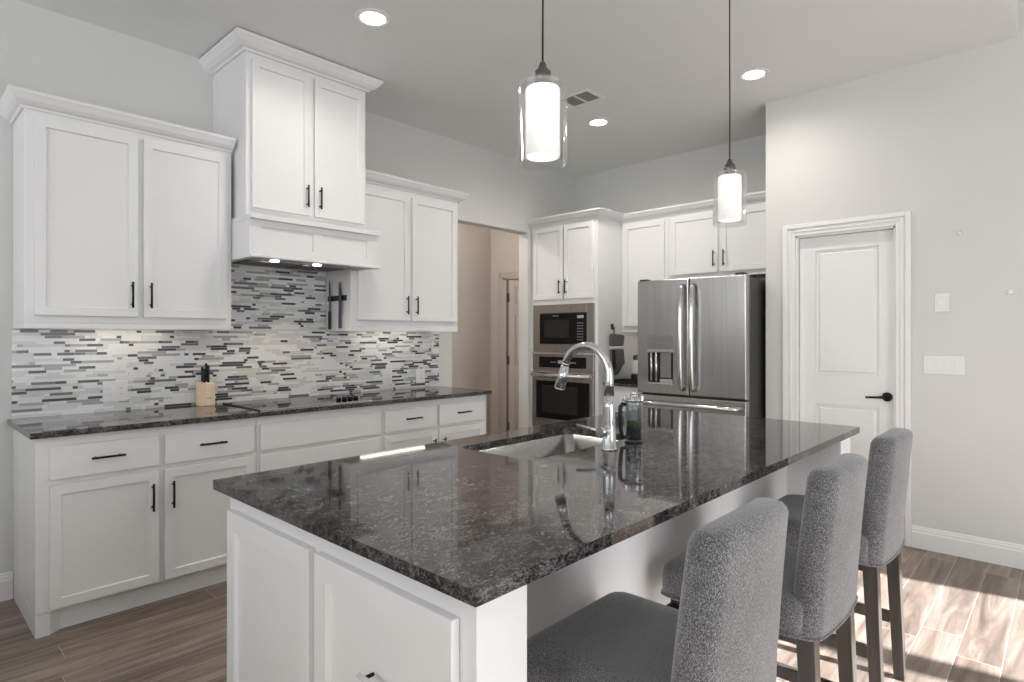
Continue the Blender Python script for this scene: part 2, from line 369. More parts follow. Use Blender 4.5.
def raised_door(bm, M, u0, u1, v0, v1, panels, t=.035, rail=None):
    """door leaf with sunk, moulded panels; one closed skin"""
    box(bm, (u0, v0, 0), (u1, v1, t - .012), 0, M)
    us = sorted({u0, u1} | {p[0] for p in panels} | {p[1] for p in panels}); vs = sorted({v0, v1} | {p[2] for p in panels} | {p[3] for p in panels})
    w = t
    for i in range(len(us) - 1):
        for j in range(len(vs) - 1):
            cu, cv = (us[i] + us[i + 1]) / 2, (vs[j] + vs[j + 1]) / 2
            if not any(p[0] < cu < p[1] and p[2] < cv < p[3] for p in panels):
                box(bm, (us[i], vs[j], t - .012), (us[i + 1], vs[j + 1], t), 0, M)
    for a, c, d, e in panels:
        tb = bmesh.new(); bmesh.ops.create_cube(tb, size=1)
        q = .006
        for v in tb.verts: v.co = Vector(((a + c) / 2 + v.co.x * (c - a - 2 * q), (d + e) / 2 + v.co.y * (e - d - 2 * q), t - .012 + (v.co.z + .5) * .002))
        f = max(tb.faces, key=lambda f: f.calc_center_median().z)
        bmesh.ops.inset_individual(tb, faces=[f], thickness=.02, depth=0); bmesh.ops.inset_individual(tb, faces=[f], thickness=.015, depth=.008)
        merge(bm, tb, M)
MD = frame((0, YR + .075, 0), '-Y')
bm = NB(); raised_door(bm, MD, DX0 + .015, DX1 - .015, .01, DH - .015, [(2.625, 3.015, 1.065, 1.94), (2.625, 3.015, .22, .86)])
d1 = struct('door_1', bm, M_trim)
bm = NB(); hx, hz = 3.064, .938
cyl(bm, (hx, YR + .040, hz), (hx, YR + .026, hz), .030, n=28); cyl(bm, (hx, YR + .026, hz), (hx, YR - .012, hz), .011, n=16)
tube(bm, [(hx, YR - .012, hz), (hx - .02, YR - .016, hz), (hx - .05, YR - .016, hz - .003), (hx - .115, YR - .012, hz - .006)], [.011, .010, .008, .007], n=12)
h = build('door_handle', bm, M_black, d1); h['label'] = 'black lever handle on round rose'
# hall door, ajar over a dark room, with three hinges
MH = frame((0, 5.2, 0), '-Y')
bm = NB(); casing(bm, MH, HX0, HX1, 2.04); box(bm, (HX0 - .002, 5.2, 0), (HX0 + .05, 5.32, 2.04)); box(bm, (HX1 - .02, 5.2, 0), (HX1, 5.32, 2.04)); box(bm, (HX0, 5.2, 2.02), (HX1, 5.32, 2.042))
struct('trim_2', bm, M_hall)
MHD = frame((HX0 + .082, 5.24, 0), '-Y') @ Matrix.Rotation(R(8), 4, 'Y')
bm = NB(); pp = []
for a, c in ((.09, .31), (.40, .60)):
    for d, e in ((.18, .80), (.98, 1.60), (1.72, 1.92)): pp.append((a, c, d, e))
raised_door(bm, MHD, 0, .69, .01, 2.01, pp); d2 = struct('door_2', bm, M_hall)
for z in (.25, 1.05, 1.80):
    bm = NB(); cyl(bm, (HX0 + .065, 5.205, z - .05), (HX0 + .065, 5.205, z + .05), .008, n=10); box(bm, (HX0 + .048, 5.203, z - .05), (HX0 + .10, 5.213, z + .05)); build('hinge', bm, M_nickel, d2)
def baseboard(bm, M, u0, u1):
    prism(bm, [(0, 0), (.016, 0), (.016, .098), (.012, .106), (.012, .118), (.008, .124), (.006, .134), (0, .138)], u0, u1, M)
bm = NB(); baseboard(bm, MR, DX1 + .087, 6.6); baseboard(bm, MR, 2.30, DX0 - .087); struct('baseboard_right', bm, M_trim)
bm = NB(); baseboard(bm, frame((0, 0, 0), 'X'), -4.2, .484); baseboard(bm, frame((0, 0, 0), 'X'), 3.27, 3.448); struct('baseboard_left', bm, M_trim)
bm = NB(); baseboard(bm, frame((-1.287, 0, 0), 'X'), 2.3, 5.2); struct('baseboard_hall', bm, M_trim)

# ------------------------------------------------------------ left run: base cabinets
def base_cabinet(name, y0, y1, label, fronts, foot=False, right_end=False):
    D = .612
    root = thing(name, (0.30, (y0 + y1) / 2, 0), label, 'cabinet', 'white base cabinets under the cooktop counter')
    M = frame((D, 0, 0), 'X')
    bm = NB(); box(bm, (.002, y0, .10), (D, y1, .886), .0015)
    build('body', bm, M_cab, root)
    bm = NB(); box(bm, (.002, y0 + (.095 if foot else 0), .0), (D - .035, y1, .0995), 0)
    build('toe_kick', bm, M_cab, root)
    if foot:
        bm = NB(); box(bm, (.002, y0, 0), (D, y0 + .018, .0995)); box(bm, (D - .02, y0 + .018, 0), (D, y0 + .052, .0995)); build('foot', bm, M_cab, root)
        bm = NB(); prism(bm, [(D - .02, y0 + .052), (D - .003, y0 + .052), (D - .012, y0 + .066), (D - .026, y0 + .082), (D - .035, y0 + .095), (D - .05, y0 + .095)], 0, .0995, I4, 'w'); build('toe_return', bm, M_cab, root)
    for kind, a, c, z0, z1, hd in fronts:
        bm = NB(); slab_door(bm, M, a, c, z0, z1, .0005, shaker=(kind == 'door'))
        p = build(kind, bm, M_cab, root)
        if hd == 'c': pull(M, (a + c) / 2, (z0 + z1) / 2 + .005, .02, .135, p, False)
        elif hd == 'r': pull(M, c - .032, z1 - .125, .02, .135, p)
        elif hd == 'l': pull(M, a + .032, z1 - .125, .02, .135, p)
    return root
base_cabinet('base_cabinet', .486, 1.4625, 'white base cabinet left of the cooktop with two drawers over two shaker doors',
             [('drawer', .533, .971, .694, .842, 'c'), ('drawer', .998, 1.444, .694, .842, 'c'), ('door', .533, .971, .115, .668, 'r'), ('door', .998, 1.444, .115, .668, 'l')], foot=True)
base_cabinet('base_cabinet', 1.4635, 2.2995, 'white base cabinet directly below the cooktop with wide plain handle-less top front',
             [('drawer', 1.481, 2.281, .694, .842, None), ('drawer', 1.481, 2.281, .40, .668, 'c'), ('drawer', 1.481, 2.281, .115, .375, 'c')])
base_cabinet('base_cabinet', 2.3005, 3.266, 'white base cabinet beside the hall opening, two narrow drawers over two doors',
             [('drawer', 2.318, 2.754, .694, .842, 'c'), ('drawer', 2.782, 3.223, .694, .842, 'c'), ('door', 2.318, 2.754, .115, .668, 'r'), ('door', 2.782, 3.223, .115, .668, 'l')])
bm = NB(); box(bm, (.001, .462, .8865), (.652, 3.29, .914), .004, seg=2)
tag(build('countertop', bm, M_granite, origin=(.32, 1.9, .8865)), 'long narrow dark granite countertop along the tiled left wall', 'countertop')

# mosaic backsplash
random.seed(11)
TH = .0152
bm = NB(); slots = ['white', 'pale', 'cream', 'grey', 'slate', 'charcoal']; wts = [40, 20, 7, 14, 9, 14]
mats = [M_tile[s] for s in slots] + [M_grout]
box(bm, (.0005, .478, .9142), (.006, 3.295, 1.3722), mi=6); box(bm, (.0005, 1.445, 1.3722), (.006, 2.237, 1.80), mi=6)
rows = int((1.80 - .9145) / TH)
for r_ in range(rows):
    z0 = .9150 + r_ * TH; z1 = z0 + TH - .0016
    if z1 < 1.372: a, e = .4785, 3.2945
    elif z0 > 1.3722: a, e = 1.446, 2.236
    else: a, e = .4785, 3.2945; z1 = 1.3718
    if z1 > 1.8: break
    y = a - random.random() * .1
    last = -1
    while y < e:
        k = random.choices(range(6), wts)[0]
        if k == last and k > 2: k = 0
        last = k
        L = random.choice((.024, .05, .075, .10, .15)) if k > 2 else random.choice((.024, .05, .075, .10, .15))
        ya, yb = max(y, a), min(y + L - .0016, e)
        if yb - ya > .003: box(bm, (.006, ya, z0), (.0085 if k % 2 else .0080, yb, z1), mi=k)
        y += L
bs = build('tile_backsplash', bm, mats); tag(bs, 'linear glass and stone mosaic backsplash in white, grey and charcoal strips', 'backsplash')

def wall_plate(name, y0, y1, z0, z1, label, gangs):
    root = thing(name, (.0086, (y0 + y1) / 2, (z0 + z1) / 2), label, 'outlet', 'white outlet plates on the mosaic')
    bm = NB(); box(bm, (.0086, y0, z0), (.0130, y1, z1), .0015); build('plate', bm, M_white_plastic, root)
    w = (y1 - y0) / gangs
    for g_ in range(gangs):
        cy = y0 + w * (g_ + .5); cz = (z0 + z1) / 2
        bm = NB(); box(bm, (.013, cy - .017, cz - .033), (.0145, cy + .017, cz + .033), .001)
        o = build('socket', bm, M_white_plastic, root)
        for s in (-.016, .016):
            for t_ in (-.005, .005):
                bm = NB(); box(bm, (.0145, cy + t_ - .0008, cz + s - .004), (.0150, cy + t_ + .0008, cz + s + .004)); build('slot', bm, M_rubber, o)
wall_plate('wall_outlet', .869, .99, .968, 1.084, 'double white outlet plate on the mosaic left of the knife block', 2)
wall_plate('wall_outlet', 2.72, 2.81, .955, 1.072, 'white outlet plate on the mosaic just right of the cooktop', 1)
wall_plate('wall_outlet', 3.05, 3.14, .950, 1.067, 'white outlet plate on the mosaic near its right end', 1)

# upper cabinets, left wall
def upper_cabinet(y0, y1, z0, z1, D, doors, label, crown_pts, hz, csc=1.0, c0=None, name='wall_cabinet'):
    root = thing(name, (D / 2, (y0 + y1) / 2, z0), label, 'cabinet', 'white wall cabinets on the left wall')
    M = frame((D, 0, 0), 'X')
    bm = NB(); zb = z0 + (.028 if z0 < 1.5 else 0); box(bm, (.001, y0, zb), (D, y1, z1), .0015); build('body', bm, M_cab, root)
    if zb > z0:
        bm = NB(); box(bm, (D - .02, y0, z0), (D, y1, zb)); box(bm, (.001, y0, z0), (D - .02, y0 + .018, zb)); box(bm, (.001, y1 - .018, z0), (D - .02, y1, zb)); build('light_rail', bm, M_cab, root)
    for i, (a, c) in enumerate(doors):
        bm = NB(); slab_door(bm, M, a, c, hz[0], hz[1], .0005); p = build('door', bm, M_cab, root)
        pull(M, (c - .030) if i == 0 else (a + .030), hz[0] + .115, .02, .135, p)
    bm = NB(); crown(bm, crown_pts, z1 - .004, csc, c0); build('crown_molding', bm, M_cab, root)
    return root
UD = .33
c1 = upper_cabinet(.486, 1.44, 1.374, 2.42, UD, [(.522, .953), (.98, 1.408)], 'white two-door wall cabinet left of the range hood', [(.0, .486), (UD, .486), (UD, 1.44)], (1.437, 2.385))
# travel direction must keep outward on the right-hand side: handled below by reversing
c2 = upper_cabinet(2.239, 3.222, 1.374, 2.42, UD, [(2.289, 2.726), (2.754, 3.192)], 'white two-door wall cabinet right of the range hood', [(UD, 2.262), (UD, 3.222), (.0, 3.222)], (1.45, 2.375))
def led(y0, y1, x, z, label):
    root = thing('under_cabinet_light', (x, (y0 + y1) / 2, z), label, 'light')
    bm = NB(); box(bm, (x - .02, y0, z - .012), (x + .02, y1, z - .001), .001); build('housing', bm, M_white_plastic, root)
    bm = NB(); box(bm, (x - .014, y0 + .005, z - .016), (x + .014, y1 - .005, z - .0122), .001); build('diffuser', bm, M_led, root)
led(.75, 1.20, .12, 1.402, 'lit strip light under the wall cabinet left of the hood')
led(2.45, 3.05, .12, 1.402, 'lit strip light under the wall cabinet right of the hood')

# range hood cabinet
HY0, HY1 = 1.46, 2.258; HD = .484
hood = upper_cabinet(HY0, HY1, 2.03, 2.980, HD, [(1.490, 1.853), (1.880, 2.236)], 'tall white two-door cabinet rising to the ceiling above the hood', [(.0, HY0), (HD, HY0), (HD, HY1), (0, HY1)], (2.082, 2.945), 1.28, 1.05)
root = thing('range_hood', (.3, 1.86, 1.785), 'white panelled box range hood with lit underside above the cooktop', 'range hood')
MHd = frame((.575, 0, 0), 'X')
bm = NB(); box(bm, (.009, 1.442, 1.80), (.331, 2.2385, 2.0)); box(bm, (.331, 1.442, 1.80), (.5599, 2.278, 2.0)); build('body', bm, M_cab, root)
bm = NB()
for a, c in ((1.442, 1.51), (1.829, 1.891), (2.21, 2.278)): box(bm, (.5601, a, 1.80), (.575, c, 2.0))
for a, c in ((1.51, 1.829), (1.891, 2.21)): box(bm, (.5601, a, 1.80), (.575, c, 1.85)); box(bm, (.5601, a, 1.962), (.575, c, 2.0)); box(bm, (.5601, a, 1.85), (.567, c, 1.962))
build('front_panel', bm, M_cab, root)
bm = NB(); box(bm, (.009, 1.441, 2.0002), (.331, 2.2385, 2.0295)); box(bm, (.331, 1.441, 2.0002), (.600, 2.298, 2.0295), .003); build('mantel_ledge', bm, M_cab, root)
bm = NB(); box(bm, (.560, 1.441, 1.783), (.600, 2.298, 1.7998), .003); box(bm, (.009, 1.442, 1.785), (.560, 1.475, 1.7998)); box(bm, (.332, 2.242, 1.785), (.560, 2.278, 1.7998)); build('lower_rim', bm, M_cab, root)
bm = NB(); box(bm, (.10, 1.50, 1.793), (.53, 2.20, 1.7998)); build('liner', bm, M_steelh, root)
bm = NB()
for k in range(2):
    y = (1.53, 1.87)[k]
    for q in range(12): box(bm, (.12 + q * .02, y, 1.789), (.128 + q * .02, y + .31, 1.793))
build('filter', bm, M_nickel, root)
for y in (1.66, 1.94):
    bm = NB(); cyl(bm, (.42, y, 1.7885), (.42, y, 1.7928), .026, n=20); build('hood_lamp', bm, M_can, root)
    d = bpy.data.lights.new('hood_lamp_light', 'SPOT'); d.energy = 4.0; d.spot_size = R(110); d.spot_blend = .6; d.shadow_soft_size = .025; d.color = (1, .78, .56)
    o = bpy.data.objects.new('hood_lamp_light', d); C.objects.link(o); o.location = (.42, y, 1.78)

# magnetic strip with two knives on the side of the right wall cabinet
KY = 2.239
bm = NB(); box(bm, (.045, KY - .012, 1.585), (.285, KY - .0005, 1.622), .002)
tag(build('magnetic_knife_strip', bm, M_rubber, origin=(.16, KY, 1.6)), 'dark magnetic knife strip on the side of the wall cabinet beside the hood', 'knife strip')
def strip_knife(x, zt, zb, zj, hm, label, wide):
    root = thing('kitchen_knife', (x, KY - .0145, zj), label, 'knife')
    bm = NB(); M = frame((0, KY - .0160, 0), '-Y')
    prism(bm, [(x - wide, zj), (x + wide, zj), (x + wide, zj + (zt - zj) * .6), (x + wide * .2, zt), (x - wide, zt - .02)], 0, .0025, M, 'w'); 
    build('blade', bm, M_nickel, root)
    bm = NB(); box(bm, (x - .011, zb, -.004), (x + .011, zj, .010), .004, M, seg=2); build('handle', bm, hm, root)
strip_knife(.085, 1.735, 1.385, 1.515, M_rubber, 'black-handled knife hanging on the magnetic strip', .011)
strip_knife(.222, 1.72, 1.39, 1.50, M_violet, 'violet-handled wider knife hanging on the magnetic strip', .017)

# cooktop
root = thing('cooktop', (.33, 1.85, .914), 'black glass electric cooktop with steel side edges set in the granite', 'cooktop')
bm = NB(); box(bm, (.085, 1.492, .9142), (.600, 2.232, .919), .0015); build('glass_top', bm, M_blackglass, root)
bm = NB(); box(bm, (.080, 1.486, .9142), (.604, 1.4918, .921), .001); build('edge_strip', bm, M_rubber, root)
bm = NB(); box(bm, (.6005, 1.4925, .9142), (.606, 2.232, .9205), .001); build('front_strip', bm, M_handle, root)
for k in range(4):
    bm = NB(); y = 2.065 + k * .042; cyl(bm, (.47, y, .9192), (.47, y, .941), .0165, .0145, n=20); o = build('knob', bm, M_rubber, root)
    bm = NB(); box(bm, (.458, y - .001, .9412), (.482, y + .001, .9422)); build('pointer', bm, M_white_plastic, o)
for k, (x, y, r_) in enumerate([(.24, 1.68, .09), (.46, 1.68, .075), (.24, 2.02, .075), (.42, 1.90, .05)]):
    bm = NB(); lathe(bm, [(r_, .9192), (r_ + .002, .9192), (r_ + .002, .9194), (r_, .9194)], (x, y, 0), n=40, closed=True); build('burner_ring', bm, M_mark, root)

# knife block
root = thing('knife_block', (.085, 1.385, .9142), 'pale wooden knife block with black-handled knives beside the cooktop', 'knife block')
bm = NB(); M = I4
prism(bm, [(.045, .9143), (.125, .9143), (.125, 1.045), (.118, 1.052), (.045, 1.062)], 1.342, 1.426, Matrix(((1, 0, 0, 0), (0, 0, 1, 0), (0, 1, 0, 0), (0, 0, 0, 1))), 'w')
bmesh.ops.bevel(bm, geom=bm.edges[:], offset=.003, segments=2, profile=.5, affect='EDGES'); build('block', bm, M_wood, root)
bm = NB()
for k in range(5): box(bm, (.1252, 1.375 + k * .007, .957), (.1256, 1.379 + k * .007, .963 + (k % 2) * .002))
build('burnt_mark', bm, M_brand, root)
for x, y, h_ in ((.062, 1.374, .095), (.062, 1.396, .115), (.095, 1.374, .085), (.095, 1.396, .105)):
    bm = NB(); box(bm, (x - .010, y - .006, 1.05), (x + .010, y + .006, 1.055 + h_), .004, seg=2); build('knife_handle', bm, M_rubber, root)

# ------------------------------------------------------------ back wall: oven tower
TY = 4.492; TX = .812
MT = frame((0, TY, 0), '-Y')
root = thing('oven_tower_cabinet', (.40, 4.85, 0), 'tall white cabinet housing the microwave and oven, two doors on top', 'cabinet')
bm = NB()
box(bm, (.002, TY, 0), (.036, 5.199, 2.42), .001); box(bm, (.776, TY, 0), (TX, 5.199, 2.42), .001)
box(bm, (.036, TY, 1.645), (.776, 5.199, 2.42), .0); box(bm, (.036, TY + .002, 0), (.776, 5.199, .42)); box(bm, (.036, 5.12, .42), (.776, 5.199, 1.645))
build('body', bm, M_cab, root)
bm = NB(); box(bm, (.036, TY - .006, 1.642), (.776, TY - .0005, 1.662), .001, I4); build('shelf_edge', bm, M_cab, root)
for i, (a, c) in enumerate(((.046, .417), (.433, .768))):
    bm = NB(); slab_door(bm, MT, a, c, 1.69, 2.39, .0005); p = build('door', bm, M_cab, root)
    pull(MT, (c - .03) if i == 0 else (a + .03), 1.69 + .115, .02, .135, p)
bm = NB(); slab_door(bm, MT, .046, .766, .12, .40, .0005, shaker=False); p = build('drawer', bm, M_cab, root); pull(MT, .406, .26, .02, .135, p, False)
bm = NB(); crown(bm, [(0, TY), (TX, TY), (TX, 4.79)][::-1] if False else [(0.001, TY), (TX, TY), (TX, 4.874)], 2.416); build('crown_molding', bm, M_cab, root)
# microwave
root = thing('microwave_oven', (.406, TY + .2, 1.18), 'black built-in microwave in a stainless trim frame above the oven', 'microwave')
bm = NB(); a, c, z0, z1 = .038, .774, 1.185, 1.640
for u0, u1, v0, v1 in ((a, .128, z0, z1), (.692, c, z0, z1), (.128, .692, z0, 1.262), (.128, .692, 1.558, z1)): box(bm, (u0, v0, -.01), (u1, v1, .012), .0015, MT)
build('trim_frame', bm, M_steel, root)
bm = NB(); box(bm, (.1285, 1.2625, -.35), (.6915, 1.5575, .014), .002, MT); mw = build('body', bm, M_rubber, root)
bm = NB(); box(bm, (.133, 1.268, .0142), (.560, 1.552, .024), .003, MT); dr = build('door', bm, M_blackglass, root)
bm = NB(); box(bm, (.195, 1.325, .0242), (.495, 1.495, .0248), 0, MT); build('window', bm, M_screen, dr)
bm = NB(); box(bm, (.3, 1.528, .0242), (.37, 1.534, .0246), 0, MT); build('maker_mark', bm, M_mark, dr)
bm = NB(); box(bm, (.565, 1.268, .0142), (.687, 1.552, .022), .002, MT); cp = build('control_panel', bm, M_blackglass, root)
bm = NB(); box(bm, (.59, 1.505, .0222), (.665, 1.532, .0226), 0, MT); build('display', bm, M_mark, cp)
bm = NB()
for r_ in range(7):
    for q in range(3): box(bm, (.592 + q * .026, 1.300 + r_ * .026, .0222), (.606 + q * .026, 1.307 + r_ * .026, .0225), 0, MT)
build('keypad', bm, M_mark, cp)
# wall oven
root = thing('wall_oven', (.406, TY + .2, .42), 'stainless steel built-in wall oven with bar handle and black glass door', 'oven')
bm = NB(); box(bm, (.038, .424, -.5), (.774, 1.183, .004), 0, MT); build('body', bm, M_steel, root)
bm = NB(); box(bm, (.037, 1.158, .0042), (.775, 1.182, .03), .004, MT, seg=2); build('top_lip', bm, M_handle, root)
bm = NB(); box(bm, (.038, 1.005, .0042), (.774, 1.157, .018), .002, MT); cp = build('control_panel', bm, M_steel, root)
bm = NB(); box(bm, (.125, 1.035, .0182), (.690, 1.138, .0195), 0, MT); gp = build('black_glass', bm, M_blackglass, cp)
bm = NB(); box(bm, (.36, 1.075, .0196), (.43, 1.105, .0199), 0, MT)
for q in range(5): box(bm, (.27 + q * .015, 1.082, .0196), (.278 + q * .015, 1.09, .0199), 0, MT); box(bm, (.46 + q * .025, 1.08, .0196), (.472 + q * .025, 1.092, .0199), 0, MT)
build('display', bm, M_mark, cp)
bm = NB(); box(bm, (.038, .445, .0042), (.774, .998, .026), .003, MT); dr = build('door', bm, M_steel, root)
bm = NB(); box(bm, (.092, .540, .0262), (.732, .905, .0275), 0, MT); build('door_glass', bm, M_blackglass, dr)
bm = NB(); box(bm, (.17, .600, .0276), (.60, .86, .0279), 0, MT); build('inner_window', bm, M_screen, dr)
bm = NB(); cyl(bm, (.066, .962, .062), (.768, .962, .062), .021, n=18, M=MT)
for u in (.08, .732): box(bm, (u - .012, .952, .026), (u + .012, .972, .06), .003, MT)
build('handle', bm, M_handle, dr)

# back uppers and counter beside the fridge
UY = 4.875; MU = frame((0, UY, 0), '-Y')
root = thing('wall_cabinet', (1.06, 5.0, 1.372), 'narrow tall white wall cabinet between the oven tower and the fridge', 'cabinet')
bm = NB(); box(bm, (TX + .001, UY, 1.40), (1.3045, 5.199, 2.42), .001); box(bm, (TX + .001, UY, 1.374), (1.3045, UY + .02, 1.40)); build('body', bm, M_cab, root)
bm = NB(); slab_door(bm, MU, .848, 1.272, 1.43, 2.385, .0005); p = build('door', bm, M_cab, root)
bm = NB(); crown(bm, [(TX + .001, UY), (1.3045, UY)], 2.416); build('crown_molding', bm, M_cab, root)
root = thing('fridge_cabinet', (1.8, 5.0, 1.84), 'white two-door cabinet above the stainless fridge', 'cabinet')
bm = NB(); box(bm, (1.3055, UY, 1.838), (2.294, 5.199, 2.42), .001); build('body', bm, M_cab, root)
for i, (a, c) in enumerate(((1.338, 1.772), (1.800, 2.262))):
    bm = NB(); slab_door(bm, MU, a, c, 1.878, 2.385, .0005); p = build('door', bm, M_cab, root)
    pull(MU, (c - .03) if i == 0 else (a + .03), 1.878 + .115, .02, .135, p)
bm = NB(); crown(bm, [(1.3055, UY), (2.294, UY)], 2.416); build('crown_molding', bm, M_cab, root)
root = thing('base_cabinet', (1.09, 4.9, 0), 'narrow white base cabinet between the oven tower and the fridge', 'cabinet')
bm = NB(); box(bm, (TX + .001, 4.60, .10), (1.372, 5.199, .886), .001); build('body', bm, M_cab, root)
bm = NB(); box(bm, (TX + .001, 4.66, 0), (1.372, 5.199, .0995)); build('toe_kick', bm, M_cab, root)
MB2 = frame((0, 4.60, 0), '-Y')
bm = NB(); slab_door(bm, MB2, .84, 1.35, .694, .842, .0005, shaker=False); p = build('drawer', bm, M_cab, root); pull(MB2, 1.095, .77, .02, .135, p, False)
bm = NB(); slab_door(bm, MB2, .84, 1.35, .115, .668, .0005); p = build('door', bm, M_cab, root); pull(MB2, 1.318, .54, .02, .135, p)
bm = NB(); box(bm, (TX + .001, 4.565, .8865), (1.378, 5.199, .914), .003)
tag(build('countertop', bm, M_granite, origin=(1.09, 4.9, .8865)), 'short dark granite countertop between the oven tower and the fridge', 'countertop')
root = thing('under_cabinet_light', (1.06, 5.05, 1.374), 'lit strip light under the cabinet beside the fridge', 'light')
bm = NB(); box(bm, (.90, 5.03, 1.388), (1.24, 5.07, 1.399), .001); build('housing', bm, M_white_plastic, root)
bm = NB(); box(bm, (.905, 5.036, 1.384), (1.235, 5.064, 1.3878), .001); build('diffuser', bm, M_led, root)

# things on the little counter: dark tray and a coffee maker showing its edge
root = thing('serving_tray', (1.05, 4.70, .914), 'flat black tray on the small counter beside the fridge', 'tray')
bm = NB(); box(bm, (.87, 4.60, .9143), (1.24, 4.80, .921), .002); build('base', bm, M_rubber, root)
bm = NB()
for a, c in (((.87, 4.60), (1.24, 4.608)), ((.87, 4.792), (1.24, 4.80)), ((.87, 4.608), (.878, 4.792)), ((1.232, 4.608), (1.24, 4.792))): box(bm, (*a, .9211), (*c, .940), .002)
build('rim', bm, M_rubber, root)
root = thing('coffee_maker', (.985, 4.90, .914), 'small white and black coffee maker half hidden by the fridge', 'coffee maker')
bm = NB(); lathe(bm, [(0, .9143), (.07, .9143), (.072, .925), (.07, .975), (.055, .985), (0, .985)], (.985, 4.90, 0), 28); build('base', bm, M_rubber, root)
bm = NB(); lathe(bm, [(0, .9855), (.056, .9855), (.060, 1.0), (.060, 1.10), (.052, 1.115), (0, 1.115)], (.985, 4.90, 0), 28); build('reservoir', bm, M_white_plastic, root)
bm = NB(); lathe(bm, [(0, 1.1155), (.05, 1.1155), (.054, 1.125), (.050, 1.155), (.02, 1.165), (0, 1.165)], (.985, 4.90, 0), 28); build('lid', bm, M_nickel, root)

# mitts on a hook on the tower's side
bm = NB(); box(bm, (TX + .0005, 4.694, 1.40), (TX + .012, 4.728, 1.452), .003); tube(bm, [(TX + .010, 4.711, 1.415), (TX + .028, 4.711, 1.405), (TX + .034, 4.711, 1.420)], .004, 8)
tag(build('wall_hook', bm, M_rubber, origin=(TX, 4.711, 1.42)), 'small black adhesive hook on the side of the oven tower', 'hook')
root = thing('oven_mitt', (TX + .02, 4.78, 1.40), 'black and grey oven mitt hanging from the hook on the oven tower', 'oven mitt')
MM = Matrix(((0, 0, 1, TX + .003), (1, 0, 0, 0), (0, 1, 0, 0), (0, 0, 0, 1)))   # u->Y, v->Z, w->X
def puffy(bm, poly, t, M, seg=2):
    tb = NB(); prism(tb, poly, 0, t, I4, 'w'); bmesh.ops.bevel(tb, geom=tb.edges[:], offset=min(.008, t * .4), segments=seg, profile=.5, affect='EDGES'); merge(bm, tb, M)
bm = NB(); puffy(bm, [(4.655, 1.335), (4.675, 1.36), (4.86, 1.352), (4.89, 1.335), (4.87, 1.245), (4.66, 1.245)], .026, MM); build('cuff', bm, M_mitt2, root)
bm = NB(); puffy(bm, [(4.66, 1.215), (4.868, 1.215), (4.862, 1.15), (4.878, 1.12), (4.888, 1.085), (4.872, 1.062), (4.842, 1.075), (4.82, 1.02), (4.78, .985), (4.735, .968), (4.70, .99), (4.672, 1.06)], .032, MM); build('hand', bm, M_mitt2, root)
bm = NB(); puffy(bm, [(4.66, 1.2155), (4.868, 1.2155), (4.87, 1.2445), (4.66, 1.2445)], .024, MM); build('band', bm, M_white_plastic, root)
bm = NB(); puffy(bm, [(4.655, 1.21), (4.70, 1.21), (4.715, 1.05), (4.69, 1.01), (4.662, 1.06)], .012, MM @ Matrix.Translation((0, 0, .0325))); build('palm_patch', bm, M_mitt1, root)
bm = NB(); tube(bm, [(TX + .02, 4.705, 1.358), (TX + .026, 4.700, 1.39), (TX + .024, 4.711, 1.412), (TX + .026, 4.722, 1.39), (TX + .02, 4.73, 1.358)], .003, 8); build('loop', bm, M_mitt1, root)
bm = NB(); cyl(bm, (TX + .0005, 4.588, .888), (TX + .016, 4.588, .888), .012, n=16)
tag(build('cabinet_bumper', bm, M_rubber, origin=(TX, 4.588, .888)), 'small round black stop low on the side of the oven tower', 'door stop')

# ------------------------------------------------------------ fridge
FX0, FX1, FY, FS = 1.392, 2.272, 4.205, 1.838
MF = frame((0, FY, 0), '-Y')
root = thing('refrigerator', ((FX0 + FX1) / 2, 4.55, 0), 'stainless French-door refrigerator with water dispenser in the left door', 'refrigerator')
bm = NB(); box(bm, (FX0 + .006, FY + .065, .03), (FX1 - .004, 5.05, 1.760), .004); build('body', bm, M_darkside, root)
for s in (FX0 + .08, FX1 - .08):
    bm = NB(); cyl(bm, (s, FY + .12, 0), (s, FY + .12, .03), .02, n=14); build('foot', bm, M_rubber, root)
def fdoor(u0, u1, v0, v1):
    bm = NB(); tb = bmesh.new(); bmesh.ops.create_cube(tb, size=1)
    lo = (u0, v0, -.058); hi = (u1, v1, 0)
    for v in tb.verts: v.co = Vector([(lo[i] + hi[i]) / 2 + v.co[i] * (hi[i] - lo[i]) for i in range(3)])
    e = [e for e in tb.edges if all(v.co.z > -.001 for v in e.verts)]
    bmesh.ops.bevel(tb, geom=e, offset=.010, segments=4, profile=.5, affect='EDGES')
    for f in tb.faces: f.smooth = False
    merge(bm, tb, MF); return bm
ld = build('door', fdoor(FX0, FS - .003, .884, 1.778), M_steel, root)
# the dispenser recess is cut as a niche box in front
DU0, DU1 = 1.492, 1.708
bm = NB(); box(bm, (DU0, 1.236, .0004), (DU1, 1.345, .003), .001, MF); dp = build('dispenser_panel', bm, M_steelh, ld)
bm = NB(); box(bm, (DU0, 1.210, .0004), (DU1, 1.2355, .016), .003, MF, seg=2); build('dispenser_lip', bm, M_handle, ld)
bm = NB(); box(bm, (DU0, .975, .0003), (DU1, 1.2095, .0012), 0, MF); build('dispenser_back', bm, M_rubber, ld)
bm = NB()
for u0, u1 in ((1.515, 1.533), (1.555, 1.578)): cyl(bm, ((u0 + u1) / 2, .985, .006), ((u0 + u1) / 2, 1.2095, .006), (u1 - u0) / 2, n=14, M=MF)
build('spout', bm, M_handle, ld)
bm = NB(); box(bm, (1.60, 1.015, .0013), (1.692, 1.2095, .004), .001, MF); build('paddle', bm, M_steelh, ld)
